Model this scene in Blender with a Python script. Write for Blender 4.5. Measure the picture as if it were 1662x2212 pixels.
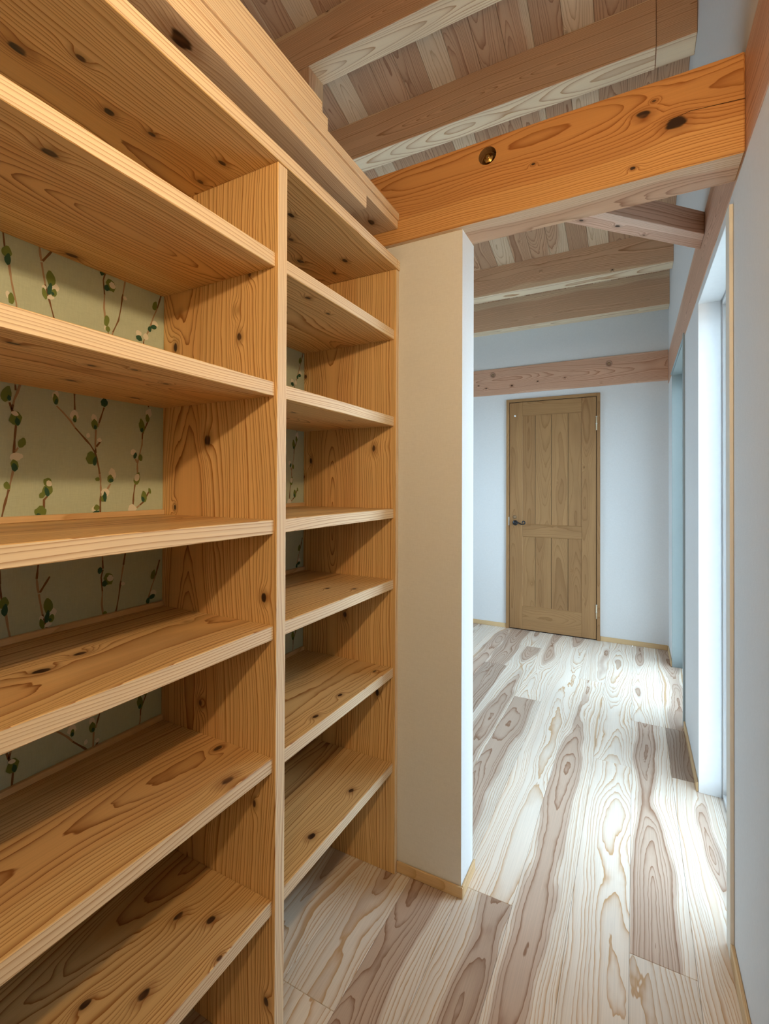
import bpy, bmesh, math, random
from mathutils import Vector, Matrix, noise

# ---------------------------------------------------------------- camera, light, exposure
for o in list(bpy.data.objects):
    bpy.data.objects.remove(o)
SC = bpy.context.scene
COL = SC.collection
YAW, PITCH, ROLL = 0.4850, 0.0067, 0.0034
fw = Vector((-math.sin(YAW) * math.cos(PITCH), math.cos(YAW) * math.cos(PITCH), math.sin(PITCH)))
r0 = Vector((math.cos(YAW), math.sin(YAW), 0))
u0 = r0.cross(fw)
rt = r0 * math.cos(ROLL) + u0 * math.sin(ROLL)
up = -r0 * math.sin(ROLL) + u0 * math.cos(ROLL)
cam_d = bpy.data.cameras.new('camera')
cam = bpy.data.objects.new('camera', cam_d)
COL.objects.link(cam)
mw = Matrix((rt, up, -fw)).transposed().to_4x4()
mw.translation = Vector((0, 0, 1.25))
cam.matrix_world = mw
cam_d.sensor_width = 36
cam_d.sensor_fit = 'AUTO'
cam_d.lens = 1024.12 * 36 / 2212
cam_d.shift_y = (1042.26 - 1106) / 2212
cam_d.clip_start = 0.02
SC.camera = cam

SKY_STRENGTH = 10.5
SUN_STRENGTH = 0.0
BULB_STRENGTH = 580.0
world = bpy.data.worlds.new('sky')
SC.world = world
world.use_nodes = True
bg = world.node_tree.nodes['Background']
bg.inputs['Color'].default_value = (0.67, 0.835, 1.0, 1)
bg.inputs['Strength'].default_value = SKY_STRENGTH


def portal(name, y0, y1, z0, z1, x, side=-1):
    d = bpy.data.lights.new(name, 'AREA')
    d.shape = 'RECTANGLE'
    d.size, d.size_y = z1 - z0, y1 - y0
    d.cycles.is_portal = True
    o = bpy.data.objects.new(name, d)
    COL.objects.link(o)
    o.location = (x, (y0 + y1) / 2, (z0 + z1) / 2)
    o.rotation_euler = (0, math.radians(-90 * side), 0)


portal('daylight_portal', 1.60, 2.32, 0.0, 2.0, 0.395)
portal('daylight_portal', 2.94, 3.85, 0.0, 2.02, 0.395)
portal('daylight_portal', 2.55, 3.75, 1.0, 2.15, -2.86, 1)

vs = SC.view_settings
vs.view_transform = 'Standard'
vs.look = 'None'
vs.exposure = 0.06
vs.gamma = 1.0
vs.use_curve_mapping = False
SC.cycles.max_bounces = 6
SC.cycles.diffuse_bounces = 3
SC.cycles.glossy_bounces = 2

# ---------------------------------------------------------------- node helpers


class NT:
    def __init__(self, tree):
        self.t = tree

    def n(self, kind, **kw):
        nd = self.t.nodes.new(kind)
        for k, v in kw.items():
            setattr(nd, k, v)
        return nd

    def put(self, sock, v):
        if hasattr(v, 'is_linked'):
            self.t.links.new(v, sock)
        else:
            sock.default_value = v

    def m(self, op, a, b=None, c=None, clamp=False):
        nd = self.n('ShaderNodeMath', operation=op, use_clamp=clamp)
        self.put(nd.inputs[0], a)
        if b is not None:
            self.put(nd.inputs[1], b)
        if c is not None:
            self.put(nd.inputs[2], c)
        return nd.outputs[0]

    def step(self, x, lo, hi):
        nd = self.n('ShaderNodeMapRange', interpolation_type='SMOOTHSTEP')
        self.put(nd.inputs['Value'], x)
        self.put(nd.inputs['From Min'], lo)
        self.put(nd.inputs['From Max'], hi)
        return nd.outputs[0]

    def vec(self, x, y, z):
        nd = self.n('ShaderNodeCombineXYZ')
        for s, v in zip(nd.inputs, (x, y, z)):
            self.put(s, v)
        return nd.outputs[0]

    def sep(self, v):
        nd = self.n('ShaderNodeSeparateXYZ')
        self.put(nd.inputs[0], v)
        return nd.outputs

    def noise1(self, w, scale, detail=1.0):
        nd = self.n('ShaderNodeTexNoise', noise_dimensions='1D')
        self.put(nd.inputs['W'], w)
        nd.inputs['Scale'].default_value = scale
        nd.inputs['Detail'].default_value = detail
        return self.m('SUBTRACT', nd.outputs[0], 0.5)

    def noise3(self, v, scale=1.0, detail=2.0):
        nd = self.n('ShaderNodeTexNoise', noise_dimensions='3D')
        self.put(nd.inputs['Vector'], v)
        nd.inputs['Scale'].default_value = scale
        nd.inputs['Detail'].default_value = detail
        return self.m('SUBTRACT', nd.outputs[0], 0.5)

    def mix(self, f, a, b, blend='MIX'):
        nd = self.n('ShaderNodeMix', data_type='RGBA', blend_type=blend)
        self.put(nd.inputs[0], f)
        self.put(nd.inputs[6], a)
        self.put(nd.inputs[7], b)
        return nd.outputs[2]


def make_wood_group():
    g = bpy.data.node_groups.new('wood_grain', 'ShaderNodeTree')
    I = g.interface

    def inp(n, t, d):
        s = I.new_socket(n, in_out='INPUT', socket_type=t)
        if d is not None:
            s.default_value = d
    F = 'NodeSocketFloat'
    inp('P', 'NodeSocketVector', None)
    inp('RingWidth', F, .005)
    inp('PithDepth', F, .06)
    inp('PithRange', F, .1)
    inp('HeartRadius', F, .08)
    inp('Wobble', F, .05)
    inp('KnotScale', F, 9.0)
    inp('KnotSize', F, .010)
    inp('ExtraKnot', F, 1.0)
    inp('LateAmount', F, .8)
    inp('Warp', F, .022)
    for n, c in (('Sap', (.75, .6, .42, 1)), ('SapLate', (.6, .4, .2, 1)), ('Heart', (.5, .3, .15, 1)), ('HeartLate', (.35, .17, .07, 1))):
        inp(n, 'NodeSocketColor', c)
    I.new_socket('Color', in_out='OUTPUT', socket_type='NodeSocketColor')
    T = NT(g)
    gi = T.n('NodeGroupInput').outputs
    go = T.n('NodeGroupOutput')
    oi = T.n('ShaderNodeObjectInfo')
    sc = T.n('ShaderNodeSeparateColor')
    T.put(sc.inputs[0], oi.outputs['Color'])
    S, tone, hsh = sc.outputs[0], sc.outputs[1], sc.outputs[2]
    S1 = T.m('FRACT', T.m('MULTIPLY', S, 7.31))
    S2 = T.m('FRACT', T.m('MULTIPLY', S, 13.77))
    S3 = T.m('FRACT', T.m('MULTIPLY', S, 29.13))
    x, y, z = T.sep(gi['P'])
    xs = T.m('ADD', x, T.m('MULTIPLY', S, 53.0))
    n1 = T.noise1(xs, 0.9)
    n2 = T.noise1(T.m('ADD', xs, 71.0), 1.1)
    yp = T.m('ADD', T.m('ADD', y, T.m('MULTIPLY', T.m('SUBTRACT', S1, .5), gi['PithRange'])), T.m('MULTIPLY', n1, gi['Wobble']))
    zp = T.m('ADD', T.m('MULTIPLY', gi['PithDepth'], T.m('ADD', T.m('MULTIPLY', S2, .9), .45)), z)
    zp = T.m('ADD', zp, T.m('MULTIPLY', n2, T.m('MULTIPLY', gi['Wobble'], 1.6)))
    zp = T.m('ADD', zp, T.m('MULTIPLY', T.m('MULTIPLY', T.m('SUBTRACT', S3, .5), .05), x))
    r = T.m('SQRT', T.m('ADD', T.m('MULTIPLY', yp, yp), T.m('MULTIPLY', zp, zp)))
    wv = T.vec(T.m('MULTIPLY', xs, 3.0), T.m('MULTIPLY', y, 13.0), T.m('MULTIPLY', z, 13.0))
    warp = T.noise3(wv, 1.0, 1.0)
    r = T.m('ADD', r, T.m('MULTIPLY', warp, gi['Warp']))
    jv = T.vec(T.m('MULTIPLY', xs, 22.0), T.m('MULTIPLY', y, 70.0), T.m('MULTIPLY', z, 70.0))
    jn = T.noise3(jv, 1.0, 1.0)
    r = T.m('ADD', r, T.m('MULTIPLY', jn, T.m('MULTIPLY', gi['Warp'], .12)))
    # knots
    vo = T.n('ShaderNodeTexVoronoi', voronoi_dimensions='3D', feature='F1')
    kv = T.vec(T.m('MULTIPLY', xs, T.m('MULTIPLY', gi['KnotScale'], .6)), T.m('MULTIPLY', y, gi['KnotScale']), T.m('MULTIPLY', T.m('ADD', z, T.m('MULTIPLY', S, 9.0)), gi['KnotScale']))
    T.put(vo.inputs['Vector'], kv)
    vo.inputs['Scale'].default_value = 1.0
    kd = T.m('DIVIDE', vo.outputs['Distance'], gi['KnotScale'])
    ksz = gi['KnotSize']
    kd = T.m('MINIMUM', T.m('DIVIDE', kd, ksz), gi['ExtraKnot'])
    kd = T.m('ADD', kd, T.m('MULTIPLY', jn, 1.1))
    e = T.m('DIVIDE', kd, 2.1)
    bump = T.m('EXPONENT', T.m('MULTIPLY', T.m('MULTIPLY', e, e), -1.0))
    r = T.m('ADD', r, T.m('MULTIPLY', bump, .016))
    ring = T.m('DIVIDE', r, gi['RingWidth'])
    ring = T.m('ADD', ring, T.m('MULTIPLY', T.noise1(T.m('ADD', r, S), 40.0), 2.6))
    fr = T.m('FRACT', ring)
    late = T.m('MULTIPLY', T.m('POWER', fr, 4.5), T.m('SUBTRACT', 1.0, T.step(fr, .95, 1.0)))
    hn = T.m('ADD', r, T.m('MULTIPLY', warp, .03))
    hr = T.m('ADD', gi['HeartRadius'], T.m('MULTIPLY', T.m('SUBTRACT', hsh, .5), .3))
    heart = T.m('SUBTRACT', 1.0, T.step(hn, T.m('SUBTRACT', hr, .008), T.m('ADD', hr, .006)))
    base = T.mix(heart, gi['Sap'], gi['Heart'])
    lc = T.mix(heart, gi['SapLate'], gi['HeartLate'])
    ln = T.m('MULTIPLY', late, T.m('MULTIPLY', gi['LateAmount'], T.m('ADD', 1.35, T.m('MULTIPLY', warp, 1.4))), clamp=True)
    col = T.mix(ln, base, lc)
    fv = T.vec(T.m('MULTIPLY', xs, 6.0), T.m('MULTIPLY', y, 420.0), T.m('MULTIPLY', z, 420.0))
    fib = T.noise3(fv, 1.0, 0.0)
    bl = warp
    mul = T.m('ADD', 1.0, T.m('ADD', T.m('MULTIPLY', fib, .16), T.m('MULTIPLY', bl, .22)))
    mul = T.m('MULTIPLY', mul, T.m('ADD', .5, tone))
    col = T.mix(1.0, col, T.vec(mul, mul, mul), 'MULTIPLY')
    halo = T.m('SUBTRACT', 1.0, T.step(kd, .9, 2.4))
    col = T.mix(T.m('MULTIPLY', halo, .45), col, T.mix(.5, gi['HeartLate'], (.20, .07, .02, 1)))
    core = T.m('SUBTRACT', 1.0, T.step(kd, .55, .95))
    kc = T.mix(T.step(jn, -.1, .2), (.035, .016, .008, 1), (.13, .06, .028, 1))
    col = T.mix(core, col, kc)
    T.put(go.inputs['Color'], col)
    return g


WG = make_wood_group()
PAL = {
    # sap, sap late, heart, heart late
    'shelf': ((.76, .52, .245, 1), (.36, .15, .038, 1), (.70, .43, .185, 1), (.29, .11, .027, 1)),
    'edge': ((.83, .69, .50, 1), (.48, .27, .13, 1), (.81, .66, .47, 1), (.45, .25, .12, 1)),
    'beam': ((.78, .60, .41, 1), (.50, .29, .15, 1), (.70, .46, .295, 1), (.40, .19, .09, 1)),
    'orange': ((.64, .36, .14, 1), (.36, .14, .035, 1), (.56, .28, .10, 1), (.30, .105, .025, 1)),
    'ceil': ((.74, .56, .39, 1), (.50, .31, .17, 1), (.62, .385, .24, 1), (.33, .155, .08, 1)),
    'floor': ((.80, .72, .635, 1), (.56, .36, .20, 1), (.57, .435, .345, 1), (.30, .165, .10, 1)),
    'door': ((.36, .205, .09, 1), (.25, .13, .05, 1), (.325, .18, .078, 1), (.22, .11, .042, 1)),
    'pink': ((.74, .52, .40, 1), (.46, .24, .14, 1), (.66, .41, .29, 1), (.38, .17, .095, 1)),
    'base': ((.70, .50, .28, 1), (.50, .30, .13, 1), (.66, .45, .24, 1), (.45, .26, .11, 1)),
}
PAR = dict(
    # ring width, pith depth, pith range, heart radius, wobble, knot scale, knot size, late amount, roughness, warp
    shelf=(.0078, .075, .20, .085, .07, 6.5, .007, 1.0, .42, .024),
    edge=(.0056, .30, .02, .05, .03, 3.0, .003, .85, .42, .006),
    beam=(.0062, .10, .12, .10, .05, 6.0, .006, .9, .45, .018),
    orange=(.0068, .12, .16, .11, .05, 3.0, .005, 1.0, .42, .018),
    ceil=(.0068, .05, .08, .055, .06, 7.0, .005, .85, .5, .024),
    floor=(.0085, .045, .11, .052, .06, 3.5, .003, 1.0, .55, .034),
    door=(.008, .09, .10, .08, .05, 6.0, .006, .7, .45, .02),
    pink=(.0062, .10, .10, .10, .05, 6.0, .006, .85, .5, .018),
    base=(.005, .25, .02, .06, .03, 2.0, .002, .7, .45, .006),
)
_mats = {}


def wood(pal, axes, knots=()):
    """axes: e.g. 'yxz' = grain runs along local y, board width local x, thickness local z.
    knots: (along, across, size) marks in local metres"""
    key = (pal, axes, tuple(knots))
    if key in _mats:
        return _mats[key]
    m = bpy.data.materials.new('wood_%s' % pal)
    m.use_nodes = True
    T = NT(m.node_tree)
    bs = m.node_tree.nodes['Principled BSDF']
    tc = T.n('ShaderNodeTexCoord')
    s = T.sep(tc.outputs['Object'])
    ax = {'x': s[0], 'y': s[1], 'z': s[2]}
    a, b, c = (ax[k] for k in axes)
    p = T.vec(a, b, c)
    g = T.n('ShaderNodeGroup')
    g.node_tree = WG
    T.put(g.inputs['P'], p)
    rw, pd, pr, hr, wb, ks, kz, la, ro, wa = PAR[pal]
    for n, v in (('RingWidth', rw), ('PithDepth', pd), ('PithRange', pr), ('HeartRadius', hr), ('Wobble', wb), ('KnotScale', ks), ('KnotSize', kz), ('LateAmount', la), ('Warp', wa)):
        g.inputs[n].default_value = v
    for n, v in zip(('Sap', 'SapLate', 'Heart', 'HeartLate'), PAL[pal]):
        g.inputs[n].default_value = v
    ek = None
    for (ka, kb, sz) in knots:
        da = T.m('MULTIPLY', T.m('SUBTRACT', a, ka), .62)
        db = T.m('SUBTRACT', b, kb)
        d = T.m('DIVIDE', T.m('SQRT', T.m('ADD', T.m('MULTIPLY', da, da), T.m('MULTIPLY', db, db))), sz)
        ek = d if ek is None else T.m('MINIMUM', ek, d)
    if ek is not None:
        T.put(g.inputs['ExtraKnot'], ek)
    else:
        g.inputs['ExtraKnot'].default_value = 50.0
    T.put(bs.inputs['Base Color'], g.outputs['Color'])
    bs.inputs['Roughness'].default_value = ro
    bs.inputs['Specular IOR Level'].default_value = .35
    _mats[key] = m
    return m


def plain(name, col, rough=.5, metal=0.0, fabric=0.0, emit=None, spec=.4):
    if name in _mats:
        return _mats[name]
    m = bpy.data.materials.new(name)
    m.use_nodes = True
    T = NT(m.node_tree)
    bs = m.node_tree.nodes['Principled BSDF']
    bs.inputs['Base Color'].default_value = (*col, 1)
    bs.inputs['Roughness'].default_value = rough
    bs.inputs['Metallic'].default_value = metal
    bs.inputs['Specular IOR Level'].default_value = spec
    tc = T.n('ShaderNodeTexCoord')
    if fabric:
        s = T.sep(tc.outputs['Object'])
        hv = T.noise3(T.vec(T.m('MULTIPLY', s[0], 60.), T.m('MULTIPLY', s[1], 60.), T.m('MULTIPLY', s[2], 700.)), 1.0, 1.0)
        vv = T.noise3(T.vec(T.m('MULTIPLY', s[0], 700.), T.m('MULTIPLY', s[1], 700.), T.m('MULTIPLY', s[2], 60.)), 1.0, 1.0)
        h = T.m('ADD', hv, vv)
        k = T.m('ADD', 1.0, T.m('MULTIPLY', h, fabric))
        T.put(bs.inputs['Base Color'], T.mix(1.0, (*col, 1), T.vec(k, k, k), 'MULTIPLY'))
        bp = T.n('ShaderNodeBump')
        bp.inputs['Strength'].default_value = .15
        bp.inputs['Distance'].default_value = .0006
        T.put(bp.inputs['Height'], h)
        T.put(bs.inputs['Normal'], bp.outputs[0])
    else:
        n = T.noise3(tc.outputs['Object'], 40.0, 2.0)
        k = T.m('ADD', 1.0, T.m('MULTIPLY', n, .06))
        T.put(bs.inputs['Base Color'], T.mix(1.0, (*col, 1), T.vec(k, k, k), 'MULTIPLY'))
    if emit:
        bs.inputs['Emission Color'].default_value = (*emit[0], 1)
        bs.inputs['Emission Strength'].default_value = emit[1]
    _mats[name] = m
    return m


def glass_mat():
    m = bpy.data.materials.new('clear_glass')
    m.use_nodes = True
    T = NT(m.node_tree)
    m.node_tree.nodes.remove(m.node_tree.nodes['Principled BSDF'])
    out = m.node_tree.nodes['Material Output']
    tr = T.n('ShaderNodeBsdfTransparent')
    tr.inputs[0].default_value = (.95, .98, .97, 1)
    gl = T.n('ShaderNodeBsdfGlossy')
    gl.inputs['Roughness'].default_value = .02
    fr = T.n('ShaderNodeFresnel')
    fr.inputs[0].default_value = 1.45
    mx = T.n('ShaderNodeMixShader')
    T.put(mx.inputs[0], T.m('MULTIPLY', fr.outputs[0], .6))
    T.put(mx.inputs[1], tr.outputs[0])
    T.put(mx.inputs[2], gl.outputs[0])
    T.put(out.inputs[0], mx.outputs[0])
    return m


WHITE = plain('wallpaper_white', (.76, .78, .80), .75, fabric=.10, spec=.2)
GLASS = glass_mat()

# ---------------------------------------------------------------- object helpers
RND = random.Random(11)


def grain(o, seed=None, tone=.5, heart=.5):
    o.color = (RND.random() if seed is None else seed, tone, heart, 1)
    return o


def link(name, mesh, parent=None, loc=(0, 0, 0), mats=()):
    for m in mats:
        mesh.materials.append(m)
    o = bpy.data.objects.new(name, mesh)
    COL.objects.link(o)
    o.location = loc
    if parent is not None:
        o.parent = parent
        w = wloc(parent)
        o.location = Vector(loc) - w
    grain(o)
    return o


def wloc(o):
    # parents are never rotated here except where handled by hand
    v = Vector(o.location)
    while o.parent is not None:
        o = o.parent
        v += Vector(o.location)
    return v


def box_bm(bm, x0, x1, y0, y1, z0, z1, off=(0, 0, 0), bevel=0.0, mi=0):
    before = set(bm.faces)
    r = bmesh.ops.create_cube(bm, size=1.0)
    vs_ = r['verts']
    for v in vs_:
        v.co = Vector(((x0 + x1) / 2 + v.co.x * (x1 - x0) - off[0],
                       (y0 + y1) / 2 + v.co.y * (y1 - y0) - off[1],
                       (z0 + z1) / 2 + v.co.z * (z1 - z0) - off[2]))
    if bevel:
        ed = {e for v in vs_ for e in v.link_edges}
        bmesh.ops.bevel(bm, geom=list(ed), offset=bevel, segments=1, affect='EDGES', clamp_overlap=True)
    for f in bm.faces:
        if f not in before:
            f.material_index = mi


def finish(bm, name):
    me = bpy.data.meshes.new(name)
    bm.normal_update()
    bm.to_mesh(me)
    bm.free()
    return me


def box(name, x0, x1, y0, y1, z0, z1, mat, parent=None, bevel=.0012, front=None):
    """front: (axis index, sign, material) gives one side of the box a material of its own"""
    c = ((x0 + x1) / 2, (y0 + y1) / 2, (z0 + z1) / 2)
    bm = bmesh.new()
    box_bm(bm, x0, x1, y0, y1, z0, z1, c, bevel)
    mats = [mat]
    if front:
        mats.append(front[2])
        bm.normal_update()
        for f in bm.faces:
            if f.normal[front[0]] * front[1] > .9:
                f.material_index = 1
    return link(name, finish(bm, name), parent, c, mats)


def empty(name, loc):
    o = bpy.data.objects.new(name, None)
    COL.objects.link(o)
    o.location = loc
    o.empty_display_size = .1
    return o


def tag(o, label, cat, group=None):
    o['label'] = label
    o['category'] = cat
    if group:
        o['group'] = group
    return o


def struct(o, label=None):
    o['kind'] = 'structure'
    if label:
        o['label'] = label
    return o


def multi_box(name, boxes, mat, origin=(0, 0, 0), parent=None):
    bm = bmesh.new()
    for b in boxes:
        box_bm(bm, *b, off=origin)
    return link(name, finish(bm, name), parent, origin, [mat])


def lathe(name, prof, axis, loc, mat, parent=None, seg=24):
    """prof: (radius, height) pairs revolved about local axis x, y or z"""
    bm = bmesh.new()
    rings = []
    for r, h in prof:
        ring = []
        for i in range(seg):
            a = 2 * math.pi * i / seg
            p = (r * math.cos(a), r * math.sin(a), h)
            if axis == 'x':
                p = (p[2], p[0], p[1])
            elif axis == 'y':
                p = (p[0], p[2], p[1])
            ring.append(bm.verts.new(p))
        rings.append(ring)
    for a, b in zip(rings, rings[1:]):
        for i in range(seg):
            bm.faces.new((a[i], a[(i + 1) % seg], b[(i + 1) % seg], b[i]))
    bm.faces.new(rings[0])
    bm.faces.new(rings[-1][::-1])
    bmesh.ops.recalc_face_normals(bm, faces=bm.faces)
    for f in bm.faces:
        f.smooth = len(f.verts) == 4
    return link(name, finish(bm, name), parent, loc, [mat])


def tube(name, pts, rad, mat, parent=None, seg=10):
    org = Vector(pts[0])
    bm = bmesh.new()
    rings = []
    P = [Vector(p) for p in pts]
    for i, p in enumerate(P):
        t = (P[min(i + 1, len(P) - 1)] - P[max(i - 1, 0)]).normalized()
        s = t.cross(Vector((0, 1, 0)))
        if s.length < .1:
            s = t.cross(Vector((0, 0, 1)))
        s.normalize()
        b = t.cross(s)
        rr = rad[i] if isinstance(rad, (list, tuple)) else rad
        rings.append([bm.verts.new(p - org + (s * math.cos(2 * math.pi * k / seg) + b * math.sin(2 * math.pi * k / seg)) * rr) for k in range(seg)])
    for a, b in zip(rings, rings[1:]):
        for i in range(seg):
            bm.faces.new((a[i], a[(i + 1) % seg], b[(i + 1) % seg], b[i]))
    bm.faces.new(rings[0])
    bm.faces.new(rings[-1][::-1])
    bmesh.ops.recalc_face_normals(bm, faces=bm.faces)
    for f in bm.faces:
        f.smooth = True
    return link(name, finish(bm, name), parent, tuple(org), [mat])


# ---------------------------------------------------------------- main dimensions (metres)
XR = .2336            # face of the right wall
YW = 4.2225           # face of the far wall
XS, XF, XB = -.6893, -.6824, -1.0524   # shelf fronts, panel fronts, back of bookcase
YD0, YD1 = .7961, .8277                # divider
YE0, YE1 = 1.3721, 1.3921              # right end panel
YL0, YL1 = -.33, -.30                  # left end panel
XC, YC1 = -.466, 1.508                 # corner and back of the stub wall
XL, YBK = -2.70, -1.30                 # far left wall, wall behind
ZB0, ZB1 = 2.0375, 2.276               # beam ring
SLOPE = .28


def zceil(y):
    return 3.355 - SLOPE * (y - 2.33)


# ---------------------------------------------------------------- floor
floor = multi_box('floor', [(XL, .42, YBK, YW, -.06, -.014)], plain('subfloor', (.2, .15, .1), .8))
struct(floor, 'floor of long pale and brown knotty wooden planks')
fm = wood('floor', 'yxz')
PW = .155
cols = {}
seams = {   # plank ends per column, counted from the column whose left edge is x = -0.012
    1: [.49, 2.39, 2.865], 0: [1.44, 2.865], -1: [.47, 2.39], -2: [1.43 - .95, 3.33], -3: [1.437, 3.33 + .6],
    -4: [.2, 2.87], -5: [.95, 3.81], -6: [-.4, 1.5, 3.33],
}
look = {    # (column, piece) -> seed, tone, heart shift
    (1, 1): (.31, .60, .40), (1, 2): (.47, .24, .95), (1, 3): (.61, .50, .55),
    (0, 0): (.13, .50, .56), (0, 1): (.225, .58, .53), (0, 2): (.52, .60, .44),
    (-1, 1): (.71, .62, .46), (-1, 2): (.36, .60, .46),
    (-2, 1): (.09, .60, .52), (-2, 2): (.83, .58, .48),
    (-3, 0): (.44, .46, .56), (-3, 1): (.57, .60, .44), (-3, 2): (.21, .58, .50),
    (-4, 0): (.38, .46, .60), (-4, 1): (.68, .44, .66), (-4, 2): (.77, .56, .52),
    (-5, 1): (.18, .46, .52), (-5, 2): (.5, .5, .5),
    (-6, 2): (.64, .36, .95),
}
for k in range(-18, 3):
    x0 = -.012 + k * PW
    x1 = x0 + PW
    if x1 < XL or x0 > .42:
        continue
    x0, x1 = max(x0, XL), min(x1, .42)
    ys = seams.get(k) or [RND.uniform(-.9, .4), RND.uniform(1.0, 1.8), RND.uniform(2.6, 3.4)]
    ys = [YBK] + ys + [YW + .05]
    for i, (a, b) in enumerate(zip(ys, ys[1:])):
        o = box('plank', x0 + .0003, x1 - .0003, a + .0003, b - .0003, -.015, 0, fm, floor, .0009)
        s = look.get((k, i), (RND.random(), RND.uniform(.46, .58), RND.uniform(.44, .62)))
        grain(o, *s)

# ---------------------------------------------------------------- walls
RX1 = .385      # outer face of right wall
O1, O2 = (1.598, 2.325), (2.935, 3.852)
H1, H2 = 2.004, 2.030
wr = multi_box('wall_right', [
    (XR, RX1, YBK, O1[0], 0, ZB0), (XR, RX1, O1[1], O2[0], 0, ZB0), (XR, RX1, O2[1], YW + .1, 0, ZB0),
    (XR, RX1, O1[0], O1[1], H1, ZB0), (XR, RX1, O2[0], O2[1], H2, ZB0),
    (XR, RX1, YBK, YW + .1, ZB1, 4.6), (XR + .1, RX1, YBK, YW + .1, ZB0, ZB1)], WHITE)
struct(wr, 'white papered wall with the two tall bright openings')
wf = multi_box('wall_far', [(XL - .15, XR, YW, YW + .1, 0, 3.2)], WHITE)
struct(wf, 'white papered wall at the end of the hall')
wb = multi_box('wall_back', [(XL - .15, RX1, YBK - .1, YBK, 0, 4.6)], WHITE)
struct(wb, 'white wall closing the corridor')
O3, Z3 = (2.55, 3.75), (1.0, 2.15)
wl = multi_box('wall_left', [(XL - .15, XL, YBK, O3[0], 0, 4.6), (XL - .15, XL, O3[1], YW, 0, 4.6), (XL - .15, XL, O3[0], O3[1], 0, Z3[0]), (XL - .15, XL, O3[0], O3[1], Z3[1], 4.6)], WHITE)
struct(wl, 'white wall of the space beyond the bookcase')
SAGE = plain('sage_wallpaper', (.475, .56, .46), .8, fabric=.16, spec=.15)
wk = multi_box('wall_bookcase', [(XB - .1, XB, YBK, YC1, 0, 2.04)], SAGE)
struct(wk, 'sage green wallpaper printed with budding willow branches behind the shelves')
wc = multi_box('wall_stub', [(XB, XC, YE1 + .0005, YC1, 0, ZB0)], WHITE)
struct(wc, 'narrow white papered stub wall beside the bookcase')

# willow print (flat) on the wallpaper: coordinates in mm on the wall, one repeat
STEMS = [[(451, 1728), (454, 1698), (461, 1670), (465, 1641), (468, 1625), (474, 1598), (476, 1540), (470, 1490), (474, 1431)],
         [(513, 1727), (515, 1707), (517, 1698)], [(537, 1728), (519, 1699)],
         [(517, 1696), (520, 1677), (524, 1654), (532, 1624), (539, 1598), (556, 1530), (580, 1470), (582, 1447), (583, 1409)],
         [(646, 1725), (642, 1708), (645, 1677), (644, 1647), (647, 1624), (654, 1599), (656, 1540), (646, 1445)],
         [(694, 1729), (688, 1693), (683, 1656), (678, 1629), (665, 1598), (656, 1560)],
         [(789, 1728), (778, 1690), (767, 1664), (757, 1633), (741, 1597), (746, 1510), (756, 1440)],
         [(482, 1446), (477, 1427), (472, 1413), (468, 1393), (474, 1376), (475, 1363), (473, 1336), (472, 1312), (473, 1290), (471, 1276), (467, 1255), (464, 1240), (457, 1209), (453, 1187), (449, 1120), (451, 1063)],
         [(464, 1406), (468, 1393)], [(479, 1321), (474, 1313)], [(531, 1226), (525, 1219), (525, 1203), (520, 1140), (513, 1062)],
         [(547, 1412), (560, 1400), (574, 1385), (584, 1371), (601, 1353), (616, 1337), (626, 1322), (630, 1309), (635, 1287), (639, 1261), (640, 1234), (639, 1216), (639, 1194), (646, 1062)],
         [(646, 1423), (632, 1378)], [(628, 1371), (627, 1340), (628, 1320)], [(639, 1347), (629, 1334)], [(662, 1252), (652, 1236)],
         [(754, 1404), (740, 1373), (739, 1347), (732, 1320), (727, 1298), (728, 1276), (721, 1247), (718, 1224), (717, 1202), (694, 1064)],
         [(722, 1312), (727, 1303)], [(762, 1240), (744, 1209), (726, 1195)]]
LEAF = "G457,1691,8,9 D459,1677,5,10 W460,1610,4,6 G465,1605,5,10 G534,1668,8,14 D532,1647,4,12 W522,1647,4,4 W543,1654,7,7 G523,1634,4,10 G540,1642,6,7 D538,1640,3,3 W534,1631,7,4 D639,1724,5,7 G659,1702,10,13 W662,1703,7,7 D650,1693,6,6 W693,1685,5,4 G650,1619,6,11 W647,1603,3,5 G653,1601,5,6 G771,1693,6,11 W772,1648,8,7 D768,1640,8,5 D757,1632,5,6 W728,1613,7,7 D729,1602,8,6 W747,1610,7,7 G458,1420,8,14 D463,1414,3,5 G474,1376,10,13 D477,1371,4,7 W473,1386,6,4 G485,1330,6,9 W476,1303,11,7 G473,1288,6,9 D473,1282,5,7 G461,1247,5,7 G531,1255,8,8 W534,1252,5,6 G531,1238,9,11 D530,1235,4,9 G521,1228,5,6 G519,1195,11,10 D515,1189,4,3 W545,1433,6,8 G545,1424,5,10 D546,1420,3,6 W582,1397,9,9 G583,1389,4,7 D583,1387,3,4 W644,1445,9,4 D646,1434,8,9 W624,1396,6,8 G625,1382,7,10 D626,1377,3,4 W611,1357,4,5 W636,1349,5,4 G618,1307,10,13 D626,1301,4,9 G632,1262,5,4 W666,1274,8,11 G661,1263,7,8 D663,1260,5,4 W650,1232,9,9 D649,1223,4,10 G645,1219,5,7 W627,1196,7,6 G631,1199,6,6 D629,1189,8,3 W756,1425,8,10 G753,1412,5,9 G738,1391,7,15 D738,1382,4,5 W717,1327,7,7 D721,1319,4,7 G735,1315,5,7 G726,1264,7,14 W726,1267,6,8 G760,1235,3,7 G745,1221,7,12 D742,1215,4,6 W715,1194,10,9 G470,1520,7,11 D472,1512,4,6 W560,1515,7,7 G552,1540,6,10 G652,1515,7,12 W748,1500,7,8 D749,1492,4,6"


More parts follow.
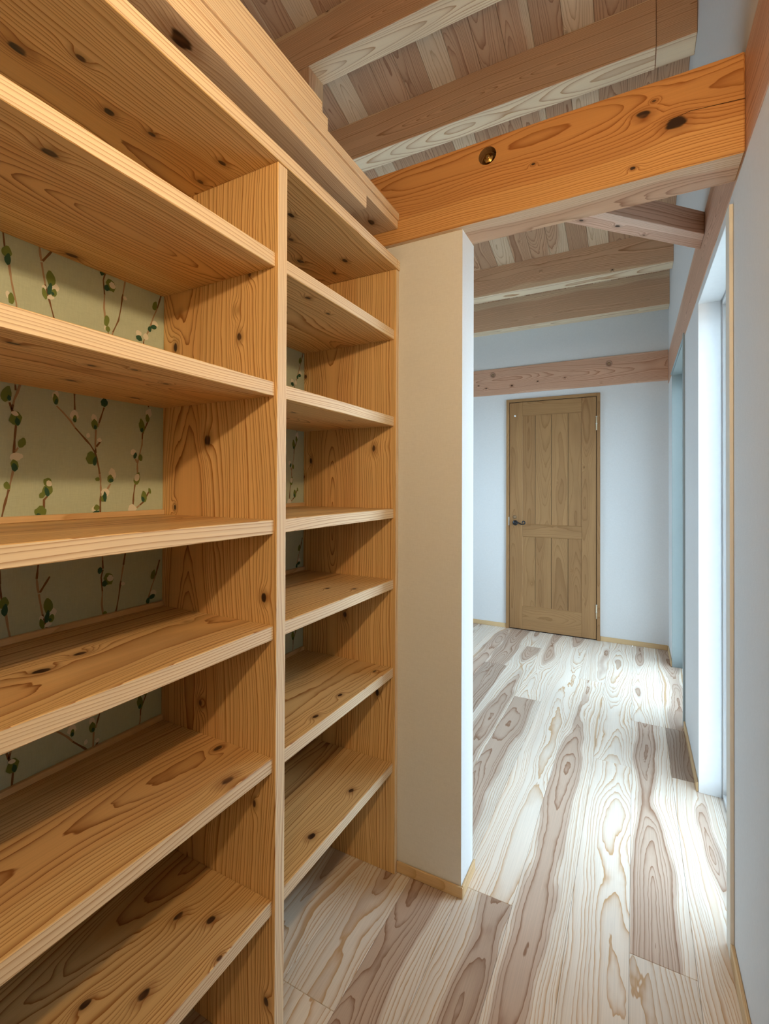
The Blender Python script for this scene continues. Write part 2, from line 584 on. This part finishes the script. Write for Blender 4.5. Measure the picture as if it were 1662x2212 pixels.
def strip_mesh(bm, pts, w, x, mi, R):
    prev = None
    # resample so that the brush width can waver
    Q = []
    for (a, b), (c, d) in zip(pts, pts[1:]):
        n = max(1, int(math.hypot(c - a, d - b) / 9))
        Q += [(a + (c - a) * i / n, b + (d - b) * i / n) for i in range(n)]
    Q.append(pts[-1])
    for i, (a, b) in enumerate(Q):
        p = Q[max(i - 1, 0)]
        q = Q[min(i + 1, len(Q) - 1)]
        t = Vector((q[0] - p[0], q[1] - p[1])).normalized()
        n = Vector((-t.y, t.x))
        ww = w * R.uniform(.7, 1.35)
        v0 = bm.verts.new((x, (a - n.x * ww) / 1000, (b - n.y * ww) / 1000))
        v1 = bm.verts.new((x, (a + n.x * ww) / 1000, (b + n.y * ww) / 1000))
        if prev:
            f = bm.faces.new((prev[0], v0, v1, prev[1]))
            f.material_index = mi if (i // 5) % 3 else (1 - mi if mi < 2 else mi)
        prev = (v0, v1)


def print_tile():
    R = random.Random(4)
    bm = bmesh.new()
    for i, s in enumerate(STEMS):
        strip_mesh(bm, s, 1.75, .0004, i % 2, R)
    for t in LEAF.split():
        kind = t[0]
        cy, cz, a, b = map(float, t[1:].split(','))
        lay = {'W': .0006, 'G': .0008, 'D': .001}[kind]
        if kind == 'W' and (cy, cz) in ((662, 1703), (726, 1267), (473, 1386), (534, 1252)):
            lay = .0012
        mi = {'G': 2, 'D': 3, 'W': 4}[kind]
        tilt = R.uniform(-.35, .35)
        vsx = []
        n = 14
        for k in range(n):
            th = 2 * math.pi * k / n
            rr = 1.06 * R.uniform(.88, 1.1)
            ex = a * rr * math.cos(th)
            ez = b * rr * math.sin(th) * (1.15 if math.sin(th) > .95 else 1)
            vsx.append(bm.verts.new((lay, (cy + ex * math.cos(tilt) - ez * math.sin(tilt)) / 1000, (cz + ex * math.sin(tilt) + ez * math.cos(tilt)) / 1000)))
        f = bm.faces.new(vsx)
        f.material_index = mi
    bmesh.ops.recalc_face_normals(bm, faces=bm.faces)
    for f in bm.faces:
        if f.normal.x < 0:
            f.normal_flip()
    for v in bm.verts:
        v.co -= Vector((0, .45, 1.06))
    return finish(bm, 'branch_print')


pm = print_tile()
PM = [plain('print_tan', (.36, .25, .16), .8), plain('print_brown', (.17, .085, .035), .8), plain('print_leaf', (.145, .20, .045), .8),
      plain('print_dark_leaf', (.022, .085, .05), .8), plain('print_bud', (.72, .71, .64), .8)]
for m in PM:
    pm.materials.append(m)
for iy in (-1, 0, 1):
    for iz in (-2, -1, 0):
        z0 = 1.06 + iz * .665
        o = bpy.data.objects.new('branch_print', pm)
        COL.objects.link(o)
        o.parent = wk
        o.location = (XB, .45 + iy * .577, z0)
for o in [o for o in bpy.data.objects if o.name.startswith('branch_print') and o.location.z < -.2]:
    # the lowest repeat would reach below the floor; only its upper sprigs show
    me = o.data.copy()
    bm = bmesh.new()
    bm.from_mesh(me)
    cut = .01 - o.location.z
    bmesh.ops.bisect_plane(bm, geom=bm.verts[:] + bm.edges[:] + bm.faces[:], plane_co=(0, 0, cut), plane_no=(0, 0, -1), clear_outer=True)
    bm.to_mesh(me)
    bm.free()
    o.data = me

# ---------------------------------------------------------------- ceiling
ang = -math.atan(SLOPE)
cbm = bmesh.new()
box_bm(cbm, XL - .15, RX1, -4.0, 2.1, .016, .06)
ceil = link('ceiling', finish(cbm, 'ceiling'), None, (0, 2.33, 3.355), [plain('roof_deck', (.3, .2, .12), .8)])
ceil.rotation_euler = (ang, 0, 0)
struct(ceil, 'sloping ceiling of mixed pale and dark cedar boards')
cw = .131
cm = wood('ceil', 'yxz')
x = XR
i = 0
tones = [.46, .43, .40, .60, .36, .50, .45, .42, .57, .34, .47, .38, .61, .45, .52, .37, .44]
while x > XL:
    x0 = max(x - cw, XL)
    bm = bmesh.new()
    box_bm(bm, -(x - x0) / 2 + .0006, (x - x0) / 2 - .0006, -3.05, 3.05, -.008, .008, bevel=.0012)
    o = bpy.data.objects.new('board', finish(bm, 'board'))
    o.data.materials.append(cm)
    COL.objects.link(o)
    o.parent = ceil
    o.location = ((x + x0) / 2, -.95, .008)
    t = tones[i % len(tones)]
    grain(o, None, .5 + (t - .5) * .6, min(.98, max(.02, .55 + (.52 - t) * 3.2)))
    x = x0
    i += 1


def slope_top(o, ytop):
    # cut the top of a purlin to the pitch of the ceiling boards
    w = wloc(o)
    for v in o.data.vertices:
        if v.co.z > 0:
            v.co.z = zceil(w.y + v.co.y) - .001 - w.z


def tag_beam(o, label, group=None, cat='beam'):
    return tag(o, label, cat, group)


bmx = wood('beam', 'xzy')
PURL = [(1.838, 3.275, 'n0'), (2.33, 3.138, 'p1'), (3.0, 2.950, 'p2'), (3.69, 2.756, 'p4'), (4.18 - .083, 2.612, 'p5')]
LAB = {
    'p2': 'ceiling purlin between the spliced purlin and the pale bottomed one',
    'n0': 'ceiling purlin carried at one end by the short post behind the stacked ledge',
    'p1': 'ceiling purlin with a stepped splice joint, just above the big crossbeam',
    'p4': 'ceiling purlin with a pale underside, second from the far wall',
    'p5': 'ceiling purlin lying against the top of the far white wall',
}
PS = {'n0': (.37, .60, .62), 'p1': (.62, .62, .62), 'p4': (.29, .64, .64), 'p5': (.81, .64, .66)}
for yf, zb, kind in PURL:
    ztop = zceil(yf + .125) + .004
    ye = yf + .125
    if kind == 'p5':
        ye = YW - .0005
        ztop = zceil(ye)
    soff = (2, -1, wood('edge', 'xyz'))
    if kind == 'p1':
        e = empty('purlin', (XR, yf, zb))
        a = box('timber', XL, .083, yf, ye, zb, ztop, bmx, e, .002, soff)
        b = box('timber', .0845, XR - .0005, yf + .004, ye, zb + .002, ztop, bmx, e, .002, soff)
        slope_top(a, 0)
        slope_top(b, 0)
        grain(a, .62, .62, .62)
        grain(b, .17, .55, .66)
        o = e
    else:
        o = box('purlin', XL, XR - .0005, yf, ye, zb, ztop, bmx, None, .002, soff)
        slope_top(o, 0)
        grain(o, *PS.get(kind, (RND.random(), .5, .62)))
    tag_beam(o, LAB.get(kind, 'plain cedar ceiling purlin running across the sloping boards'), 'ceiling purlins')
# short post under the first purlin, beyond the ledge
o = box('short_post', -1.51, -1.39, 1.840, 1.960, 0, 3.2745, wood('beam', 'zxy'), None, .002)
grain(o, .3, .56, .42)
tag(o, 'pale square post under a ceiling purlin behind the stacked ledge', 'post')

# ---------------------------------------------------------------- beams
BIGC = ((XB - .1 + XR - .0025) / 2, (ZB0 + ZB1) / 2)
BIGK = tuple((kx - BIGC[0], kz - BIGC[1], ks) for kx, kz, ks in ((.02, 2.201, .012), (.093, 2.154, .016), (-.252, 2.16, .004), (-.004, 2.071, .005), (.045, 2.226, .005)))
big = box('crossbeam', XB - .1, XR - .0025, 1.3735, 1.4995, ZB0, ZB1, wood('orange', 'xzy', BIGK), None, .003, (2, -1, wood('ceil', 'xyz')))
grain(big, .42, .52, .58)
tag(big, 'wide orange cedar crossbeam with big knots, a crack and a bolt hole', 'beam')
# bolt recess with its brass coloured bolt, let into the face of the crossbeam
bx, bz = -.384, 2.226
cut = lathe('bore', [(.0265, -.01), (.0265, .028)], 'y', (bx, 1.3735, bz), WHITE, None, 32)
md = big.modifiers.new('bore', 'BOOLEAN')
md.operation = 'DIFFERENCE'
md.solver = 'EXACT'
md.object = cut
bpy.context.view_layer.update()
me = bpy.data.meshes.new_from_object(big.evaluated_get(bpy.context.evaluated_depsgraph_get()))
big.modifiers.clear()
big.data = me
bpy.data.objects.remove(cut)
bm = bmesh.new()
rg = [[bm.verts.new((.0263 * math.cos(2 * math.pi * k / 32), y, .0263 * math.sin(2 * math.pi * k / 32))) for k in range(32)] for y in (.0002, .0278)]
for k in range(32):
    bm.faces.new((rg[0][k], rg[0][(k + 1) % 32], rg[1][(k + 1) % 32], rg[1][k]))
bm.faces.new(rg[1])
sl = link('bored_hole', finish(bm, 'bored_hole'), big, (bx, 1.3735, bz), [wood('door', 'xzy')])
grain(sl, .2, .3, .5)  # hole lining toned dark, shade of the recess put into its colour
lathe('washer', [(.0225, .0275), (.0225, .024), (.0215, .0235)], 'y', (bx, 1.3735, bz), plain('dark_washer', (.18, .10, .04), .4, .8), big, 24)
lathe('bolt', [(.0165, .024), (.0165, .012), (.014, .010), (.008, .0095), (.0075, .004), (.005, .003)], 'y', (bx, 1.3735, bz), plain('brass_bolt', (.60, .38, .12), .25, 1.0), big, 6)

bm = bmesh.new()
ck = [(.060, 2.163), (.085, 2.166), (.124, 2.173), (.150, 2.170), (.185, 2.167), (.231, 2.163)]
lo = [bm.verts.new((x - .1, 0, z - 2.16 - w)) for (x, z), w in zip(ck, (.0001, .0005, .0007, .0008, .0009, .0010))]
hi = [bm.verts.new((x - .1, 0, z - 2.16 + w)) for (x, z), w in zip(ck, (.0001, .0005, .0007, .0008, .0009, .0010))]
for k in range(len(ck) - 1):
    bm.faces.new((lo[k], lo[k + 1], hi[k + 1], hi[k]))
link('drying_crack', finish(bm, 'drying_crack'), big, (.1, 1.3733, 2.16), [plain('crack_dark', (.04, .014, .005), .9)])

gx = wood('pink', 'yzx')
side = box('wall_girt', XR - .002, XR + .1, YBK, YW - .0005, ZB0 + .0005, ZB1 - .0005, gx, None, .002)
grain(side, .25, .5, .6)
tag(side, 'long cedar girt set into the right wall above the bright openings', 'beam')
far = box('end_beam', XL + .001, XR - .003, YW - .012, YW, 2.064, 2.298, wood('pink', 'xzy', ((-.3, -.06, .006), (.05, -.05, .007), (.28, -.045, .008), (-.02, -.02, .005), (.5, -.03, .005), (.72, -.02, .006))), None, .002)
grain(far, .74, .5, .62)
tag(far, 'reddish cedar beam across the far wall over the door, with two round plugs', 'beam')
for px_, pz in ((-1.122, 2.244), (-.18, 2.239)):
    pg = lathe('plug', [(.025, 0.0), (.025, -.003), (.019, -.0032), (.019, -.0012), (.002, -.0012)], 'y', (px_, YW - .012, pz), wood('pink', 'xzy'), far, 24)
    grain(pg, .4, .22, .9)
    lathe('plug_pin', [(.010, -.0012), (.010, -.004), (.006, -.006)], 'y', (px_, YW - .012, pz), plain('aged_brass', (.38, .27, .17), .4, .8), pg, 16)

# diagonal brace between crossbeam and girt
pl = [(-.372, 1.5), (XR - .0025, 2.107), (XR - .0025, 2.236), (-.501, 1.5)]
cx, cy = -.13, 1.835
bm = bmesh.new()
loop = []
for z in (2.189, 2.274):
    loop.append([bm.verts.new((((x - cx) + (y - cy)) / math.sqrt(2), (-(x - cx) + (y - cy)) / math.sqrt(2), z - 2.23)) for x, y in pl])
bm.faces.new(loop[0][::-1])
bm.faces.new(loop[1])
for i in range(4):
    bm.faces.new((loop[0][i], loop[0][(i + 1) % 4], loop[1][(i + 1) % 4], loop[1][i]))
bmesh.ops.recalc_face_normals(bm, faces=bm.faces)
bmesh.ops.bevel(bm, geom=bm.edges[:], offset=.0015, segments=1, affect='EDGES')
br = link('corner_brace', finish(bm, 'corner_brace'), None, (cx, cy, 2.23), [wood('pink', 'xyz', ((-.05, .0, .007), (.1, -.01, .007), (.24, .01, .006)))])
br.rotation_euler = (0, 0, math.radians(45))
grain(br, .55, .54, .5)
tag(br, 'diagonal corner brace joining the big crossbeam to the wall girt', 'brace')

# stacked ledge timbers over the bookcase
led = empty('stacked_ledge', (XB, 0, 2.043))
tag(led, 'stepped ledge of stacked cedar timbers running over the bookcase to the crossbeam', 'ledge')
ly = wood('edge', 'yxz')
a = box('timber', XB, -.677, YBK, 1.170, 2.043, 2.0815, wood('beam', 'yxz', ((.572 - (YBK + 1.170) / 2, -.716 - (XB - .677) / 2, .017), (.45 - (YBK + 1.170) / 2, -.722 - (XB - .677) / 2, .012),)), led, .0015, (0, 1, ly))
grain(a, .11, .52, .56)
b = box('timber', XB, -.6775, YBK, 1.3725, 2.082, 2.107, wood('beam', 'yxz', ((1.30 - (YBK + 1.3725) / 2, .13, .012),)), led, .0015, (0, 1, ly))
grain(b, .5, .46, .6)
c = box('timber', XB, -.6725, YBK, 1.3725, 2.1075, 2.131, wood('beam', 'yxz'), led, .0015, (0, 1, ly))
grain(c, .33)
d = box('timber', XB, -.675, YBK, .973, 2.1315, 2.165, wood('beam', 'yxz'), led, .0015, (0, 1, ly))
grain(d, .77)
e_ = box('timber', XB, -.682, YBK, .958, 2.1655, 2.199, wood('beam', 'yxz'), led, .0015, (0, 1, ly))
grain(e_, .9)

# ---------------------------------------------------------------- bookcase
bk = empty('bookcase', ((XB + XF) / 2, .53, 0))
tag(bk, 'tall built in cedar bookcase with open shelves against the willow wallpaper', 'bookcase')
sw = wood('shelf', 'yxz')
ew = wood('edge', 'yxz')
ewz = wood('edge', 'zxy')
T = [1.7552, 1.4739, 1.1759, .9474, .6629, .3573]
TH = .031


def panel(y0, y1, z1, seed, knots):
    p = box('upright_panel', XB + .0002, XF, y0, y1, 0, z1, wood('shelf', 'zxy', knots), bk, .0012, (0, 1, ewz))
    grain(p, seed, .54, .56)
    return p


ZT = 1.9525
zc = ZT / 2
xc = (XB + XF) / 2
panel(YL0, YL1, ZT, .5, ())
def pk(ks):
    return tuple((kz - zc, kx - xc, r) for kx, kz, r in ks)


pd_ = panel(YD0, YD1, ZT, .27, pk(((-.894, 1.357, .011), (-.794, 1.587, .008), (-.717, 1.004, .008), (-1.006, 1.592, .009), (-1.006, 1.195, .005), (-.763, 1.723, .007), (-.742, .548, .007), (-.705, .132, .008))))
pe_ = panel(YE0, YE1, ZT, .66, pk(((-.763, 1.374, .010), (-1.02, 1.338, .008), (-1.046, 1.639, .007), (-.875, .81, .009), (-.748, .569, .008), (-1.05, 1.281, .006), (-.735, 1.741, .005))))
tk = tuple((ky - (YL0 - .01 + 1.3718) / 2, kx - (XB - .679) / 2, r) for kx, ky, r in ((-.879, .396, .011), (-.877, .545, .008), (-.857, .618, .007), (-.796, .745, .008), (-.89, .767, .008), (-.79, .974, .008), (-.871, 1.07, .009), (-.927, 1.19, .010), (-.801, 1.248, .009), (-.878, 1.306, .008)))
tb = box('top_board', XB + .0002, -.679, YL0 - .01, 1.3718, ZT + .0005, 1.984, wood('shelf', 'yxz', tk), bk, .0012, (0, 1, ew))
grain(tb, .39, .52, .58)
tb2 = box('top_board', XB + .0002, -.679, 1.3720, 1.3920, ZT + .0005, 1.984, sw, bk, .0006, (0, 1, ew))
grain(tb2, .39, .52, .58)
SS = [.05, .58, .23, .71, .46, .92, .35, .63, .14, .82, .29, .53]
SK = {   # (bay, shelf): knots as x, y, size
    (0, 0): ((-.739, .373, .009), (-1.03, .563, .010)),
    (0, 1): ((-.752, .336, .007), (-.779, .457, .006), (-.923, .506, .008), (-.791, .605, .006), (-.983, .673, .008), (-.743, .507, .005)),
    (0, 3): ((-.851, .424, .010), (-.879, .501, .010)), (0, 4): ((-.716, .694, .012), (-.822, .768, .008)),
    (0, 5): ((-.835, .677, .009), (-.769, .701, .008), (-.76, .544, .009), (-.835, .488, .008), (-.693, .653, .006)),
    (1, 0): ((-.732, .967, .007), (-.748, 1.082, .005)), (1, 1): ((-.80, 1.0, .006), (-.75, 1.2, .006)),
    (1, 3): ((-.799, 1.157, .006), (-.727, 1.189, .007)), (1, 4): ((-.726, 1.317, .006), (-.731, 1.122, .007), (-.717, .99, .008)),
    (1, 5): ((-.733, 1.188, .008), (-.728, .986, .009)),
}
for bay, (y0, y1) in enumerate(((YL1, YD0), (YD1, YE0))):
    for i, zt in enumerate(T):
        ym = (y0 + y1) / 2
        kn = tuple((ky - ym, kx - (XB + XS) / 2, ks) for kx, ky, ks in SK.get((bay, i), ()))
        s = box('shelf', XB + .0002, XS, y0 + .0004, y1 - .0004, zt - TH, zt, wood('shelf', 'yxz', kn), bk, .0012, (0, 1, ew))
        grain(s, SS[bay * 6 + i], (.50, .52, .50, .46, .43, .40)[i] + bay * .02, RND.uniform(.50, .60))  # lower shelves darker: browner boards, plus shade put into the wood tone
        q = box('back_strip', XB + .0003, XB + .010, y0 + .001, y1 - .001, zt + .0002, zt + .013, wood('base', 'yzx'), bk, .001)
        grain(q, None, .5, .5)

# ---------------------------------------------------------------- baseboards and casings
bw = wood('base', 'xzy')
bwy = wood('base', 'yzx')


def baseboard(name, args, mat, label):
    o = box(name, *args, mat, None, .0018)
    struct(o, label)
    grain(o, None, .5, .5)
    return o


baseboard('baseboard_far', (-.2425, XR - .0082, YW - .008, YW - .0003, 0, .038), bw, 'thin wooden baseboard between the panelled door and the corner')
baseboard('baseboard_far', (XL + .01, -1.0015, YW - .008, YW - .0003, 0, .038), bw, 'thin wooden baseboard on the latch side of the panelled door')
baseboard('baseboard_stub', (XF + .0005, XC + .0075, YE1 - .0075, YE1 + .0002, 0, .034), bw, 'thin wooden baseboard along the cream face of the stub wall')
baseboard('baseboard_stub', (XC + .0003, XC + .0075, YE1 + .0005, YC1 + .007, 0, .034), bwy, 'thin wooden baseboard along the bright edge of the stub wall')
baseboard('baseboard_right', (XR - .0095, XR - .0003, YBK + .01, 1.5415, 0, .045), bwy, 'wooden baseboard before the tall window opening')
baseboard('baseboard_right', (XR - .0085, XR - .0003, O1[1] + .002, 2.899, 0, .038), bwy, 'short wooden baseboard between the two openings')
baseboard('baseboard_right', (XR - .0085, XR - .0003, O2[1] + .001, YW - .0085, 0, .038), bwy, 'short wooden baseboard in the corner by the far opening')

CREAM = plain('cream_casing', (.82, .79, .72), .55)
t1 = box('trim_1', XR - .0095, XR - .0003, 1.542, 1.5965, 0, H1, CREAM, None, .0012)
struct(t1, 'cream vertical casing strip at the edge of the tall window opening')
GREY = plain('grey_casing', (.33, .40, .43), .5)
TEAL = plain('pale_teal_frame', (.26, .30, .30), .5)
t2 = multi_box('trim_2', [(XR - .009, XR - .0003, 2.9, O2[0], 0, H2 + .02), (XR - .009, XR - .0003, O2[0], O2[1], H2, H2 + .006)], GREY)
struct(t2, 'slim grey casing around the far opening')

# ---------------------------------------------------------------- windows
VIN = plain('white_window_frame', (.82, .84, .86), .35)


def window(n, y0, y1, zt, mat, label):
    e = empty('window_%d' % n, (RX1 - .03, (y0 + y1) / 2, 0))
    struct(e, label)
    xa, xb = .314, .384
    fwid = .035
    box('frame_jamb', xa, xb, y0 + .0003, y0 + fwid, .0005, zt - .0003, mat, e, .003)
    box('frame_jamb', xa, xb, y1 - .010, y1 - .0003, .0005, zt - .0003, mat, e, .003)
    box('frame_head', xa, xb, y0 + fwid, y1 - .010, zt - .02, zt - .0003, mat, e, .003)
    box('frame_sill', xa, xb, y0 + fwid, y1 - .010, .0005, .022, mat, e, .003)
    box('sash_stile', xa + .02, xb - .02, y0 + fwid, y0 + fwid + .03, .022, zt - .02, mat, e, .003)
    box('sash_stile', xa + .02, xb - .02, y1 - .04, y1 - .010, .022, zt - .02, mat, e, .003)
    box('sash_rail', xa + .02, xb - .02, y0 + fwid + .03, y1 - .04, .022, .06, mat, e, .003)
    box('sash_rail', xa + .02, xb - .02, y0 + fwid + .03, y1 - .04, zt - .05, zt - .02, mat, e, .003)
    box('pane', xa + .032, xa + .036, y0 + fwid + .03, y1 - .04, .06, zt - .05, GLASS, e, 0)
    return e


w1 = window(1, O1[0], O1[1], H1, VIN, 'tall floor length white framed window flooding the hall with light')
w2 = window(2, O2[0], O2[1], H2, TEAL, 'tall pale teal framed glazed opening near the far wall')
# teal lining of the second opening
for a in ((XR - .002, .3135, O2[1] - .006, O2[1] - .0003, .0005, H2 - .0003), (XR - .002, .3135, O2[0] + .0003, O2[0] + .006, .0005, H2 - .0003), (XR - .002, .3135, O2[0] + .006, O2[1] - .006, H2 - .006, H2 - .0003)):
    box('lining', *a, TEAL, w2, .001)
WREV = plain('white_reveal', (.84, .86, .88), .45)
for a in ((XR - .001, .309, O1[1] - .003, O1[1] - .0003, .0005, H1 - .0003), (XR - .001, .309, O1[0] + .0003, O1[0] + .003, .0005, H1 - .0003), (XR - .001, .309, O1[0] + .003, O1[1] - .003, H1 - .003, H1 - .0003)):
    box('lining', *a, WREV, w1, .001)

w3 = empty('window_3', (XL - .1, (O3[0] + O3[1]) / 2, Z3[0]))
struct(w3, 'wide white framed window in the wall beyond the bookcase')
xa, xb = XL - .14, XL - .08
box('frame_sill', xa, xb, O3[0] + .0003, O3[1] - .0003, Z3[0] + .0003, Z3[0] + .04, VIN, w3, .003)
box('frame_head', xa, xb, O3[0] + .0003, O3[1] - .0003, Z3[1] - .04, Z3[1] - .0003, VIN, w3, .003)
for yy in (O3[0] + .0003, (O3[0] + O3[1]) / 2 - .025, O3[1] - .0503):
    box('frame_stile', xa, xb, yy, yy + .05, Z3[0] + .04, Z3[1] - .04, VIN, w3, .003)
for yy in (O3[0] + .05, (O3[0] + O3[1]) / 2 + .025):
    box('pane', xa + .028, xa + .032, yy, yy + (O3[1] - O3[0]) / 2 - .075, Z3[0] + .04, Z3[1] - .04, GLASS, w3, 0)

gnd = multi_box('ground', [(RX1 + .02, 40, -40, 44, -.55, -.5), (-42, XL - .2, -40, 44, -.55, -.5)], plain('pale_gravel', (.45, .44, .42), .9))
struct(gnd, 'pale gravel ground outside the windows')

# ---------------------------------------------------------------- door
door = empty('door_1', (-.62, YW, 0))
struct(door, 'brown stained panelled wooden door with boarded panels and dark lever handle')
dz, dx = wood('door', 'zxy'), wood('door', 'xzy')
X0, X1 = -1.001, -.2435
FRM = .0255


def dpart(name, x0, x1, z0, z1, yf, mat, tone=.5, yb=None):
    o = box(name, x0, x1, yf, (YW - .0004 if yb is None else yb), z0, z1, mat, door, .0018)
    grain(o, None, tone, .5)
    return o


dpart('frame_jamb', X0, X0 + FRM, 0, 2.011, YW - .016, dz, .62)
dpart('frame_jamb', X1 - FRM, X1, 0, 2.011, YW - .016, dz, .56)
dpart('frame_head', X0 + FRM, X1 - FRM, 2.011 - FRM, 2.011, YW - .016, dx, .58)
box('shadow_gap', X0 + FRM, X1 - FRM, YW - .0015, YW - .0003, .0005, 2.011 - FRM, plain('dark_gap', (.03, .018, .01), .8), door, 0)
LX0, LX1, LZ0, LZ1 = X0 + FRM + .003, X1 - FRM - .005, .009, 1.981
yl = YW - .011
dpart('stile', LX0, -.861, LZ0, LZ1, yl, dz, .54)
dpart('stile', -.383, LX1, LZ0, LZ1, yl, dz, .52)
dpart('rail', -.861, -.383, 1.864, LZ1, yl + .0003, dx, .50)
dpart('rail', -.861, -.383, .815, .918, yl + .0003, dx, .48)
dpart('rail', -.861, -.383, LZ0, .208, yl + .0003, dx, .50)
xs_ = [-.861, -.754, -.622, -.489, -.383]
for (z0, z1) in ((.918, 1.864), (.208, .815)):
    for a, b in zip(xs_, xs_[1:]):
        dpart('panel_board', a + .0014, b - .0014, z0, z1, yl + .0055, dz, RND.uniform(.44, .54))
    # bead round the panel
    dpart('bead', -.861, -.857, z0, z1, yl + .002, dz, .8)
    dpart('bead', -.387, -.383, z0, z1, yl + .002, dz, .6)
    dpart('bead', -.857, -.387, z1 - .004, z1, yl + .002, dx, .6)
    dpart('bead', -.857, -.387, z0, z0 + .004, yl + .002, dx, .75)
IRON = plain('dark_iron', (.055, .06, .068), .38, .8)
hl = lathe('handle', [(.023, 0), (.023, -.004), (.018, -.008), (.010, -.010), (.009, -.035), (.006, -.038)], 'y', (-.922, yl, .929), IRON, door)
pts = [(-.922, yl - .034, .929), (-.905, yl - .036, .934), (-.885, yl - .036, .931), (-.868, yl - .036, .922), (-.853, yl - .036, .920)]
for k in range(13):
    a = -1.9 + k * .50
    rr = .0165 * (1 - k * .045)
    pts.append((-.846 + rr * math.cos(a), yl - .036, .9365 + rr * math.sin(a)))
o = tube('lever', pts, [.0065] * 2 + [.0055] * 3 + [.0048] * 13, IRON, hl)
lathe('lock_cylinder', [(.016, 0), (.016, -.003), (.012, -.006), (.0115, -.007)], 'y', (-.927, yl, .980), plain('aged_brass', (.38, .27, .17), .4, .8), door)
SIL = plain('satin_steel', (.75, .74, .70), .35, .7)
box('strike_plate', X0 + FRM - .006, X0 + FRM + .001, YW - .0172, YW - .006, .905, .978, SIL, door, .001)
for z0 in (1.707, .177):
    h = lathe('hinge', [(.0055, 0), (.0055, .111)], 'z', (X1 - FRM - .002, YW - .017, z0), plain('hinge_metal', (.70, .62, .46), .4, .5), door, 12)
    for zz in (0.053, 0.111):
        lathe('hinge_knuckle', [(.0068, -.003), (.0068, .003)], 'z', (X1 - FRM - .002, YW - .017, z0 + zz), SIL, h, 12)
lathe('door_bumper', [(.0085, 0), (.0085, -.003), (.0075, -.008), (.004, -.011), (.001, -.012)], 'y', (-.925, yl, 1.865), plain('white_plastic', (.9, .9, .9), .2), door, 18)

# ---------------------------------------------------------------- wall lamp (beside the camera, lights the shelves), second one an added unseen fill lamp
BR = plain('lamp_brass', (.6, .42, .2), .3, 1.0)
for LP, lab, watt in (((.144, .35, 1.876), 'small brass bracket lamp with a bright bare warm bulb, facing the bookcase', 1.0),
                      ((.144, -.75, 1.876), 'added unseen fill lamp, small brass bracket with a dimmer bare warm bulb, by the corridor end wall', .85)):
    lamp = empty('wall_lamp', (XR, LP[1], LP[2]))
    tag(lamp, lab, 'lamp', 'bracket lamps on the right wall')
    lathe('backplate', [(.05, 0), (.05, -.008), (.04, -.014), (.014, -.016)], 'x', (XR - .0003, LP[1], LP[2]), BR, lamp)
    lathe('socket', [(.012, 0), (.018, -.012), (.018, -.045), (.015, -.047)], 'x', (XR - .014, LP[1], LP[2]), BR, lamp)
    prof = [(.013, .036), (.016, .028), (.024, .016)] + [(.03 * math.cos(a), .03 * math.sin(-a) + .004) for a in (0, .3, .6, .9, 1.2, 1.5)]
    lathe('bulb', prof, 'x', LP, plain('warm_bulb_%d' % (watt * 100), (1, .9, .75), .3, emit=((1.0, .685, .355), BULB_STRENGTH * watt)), lamp)
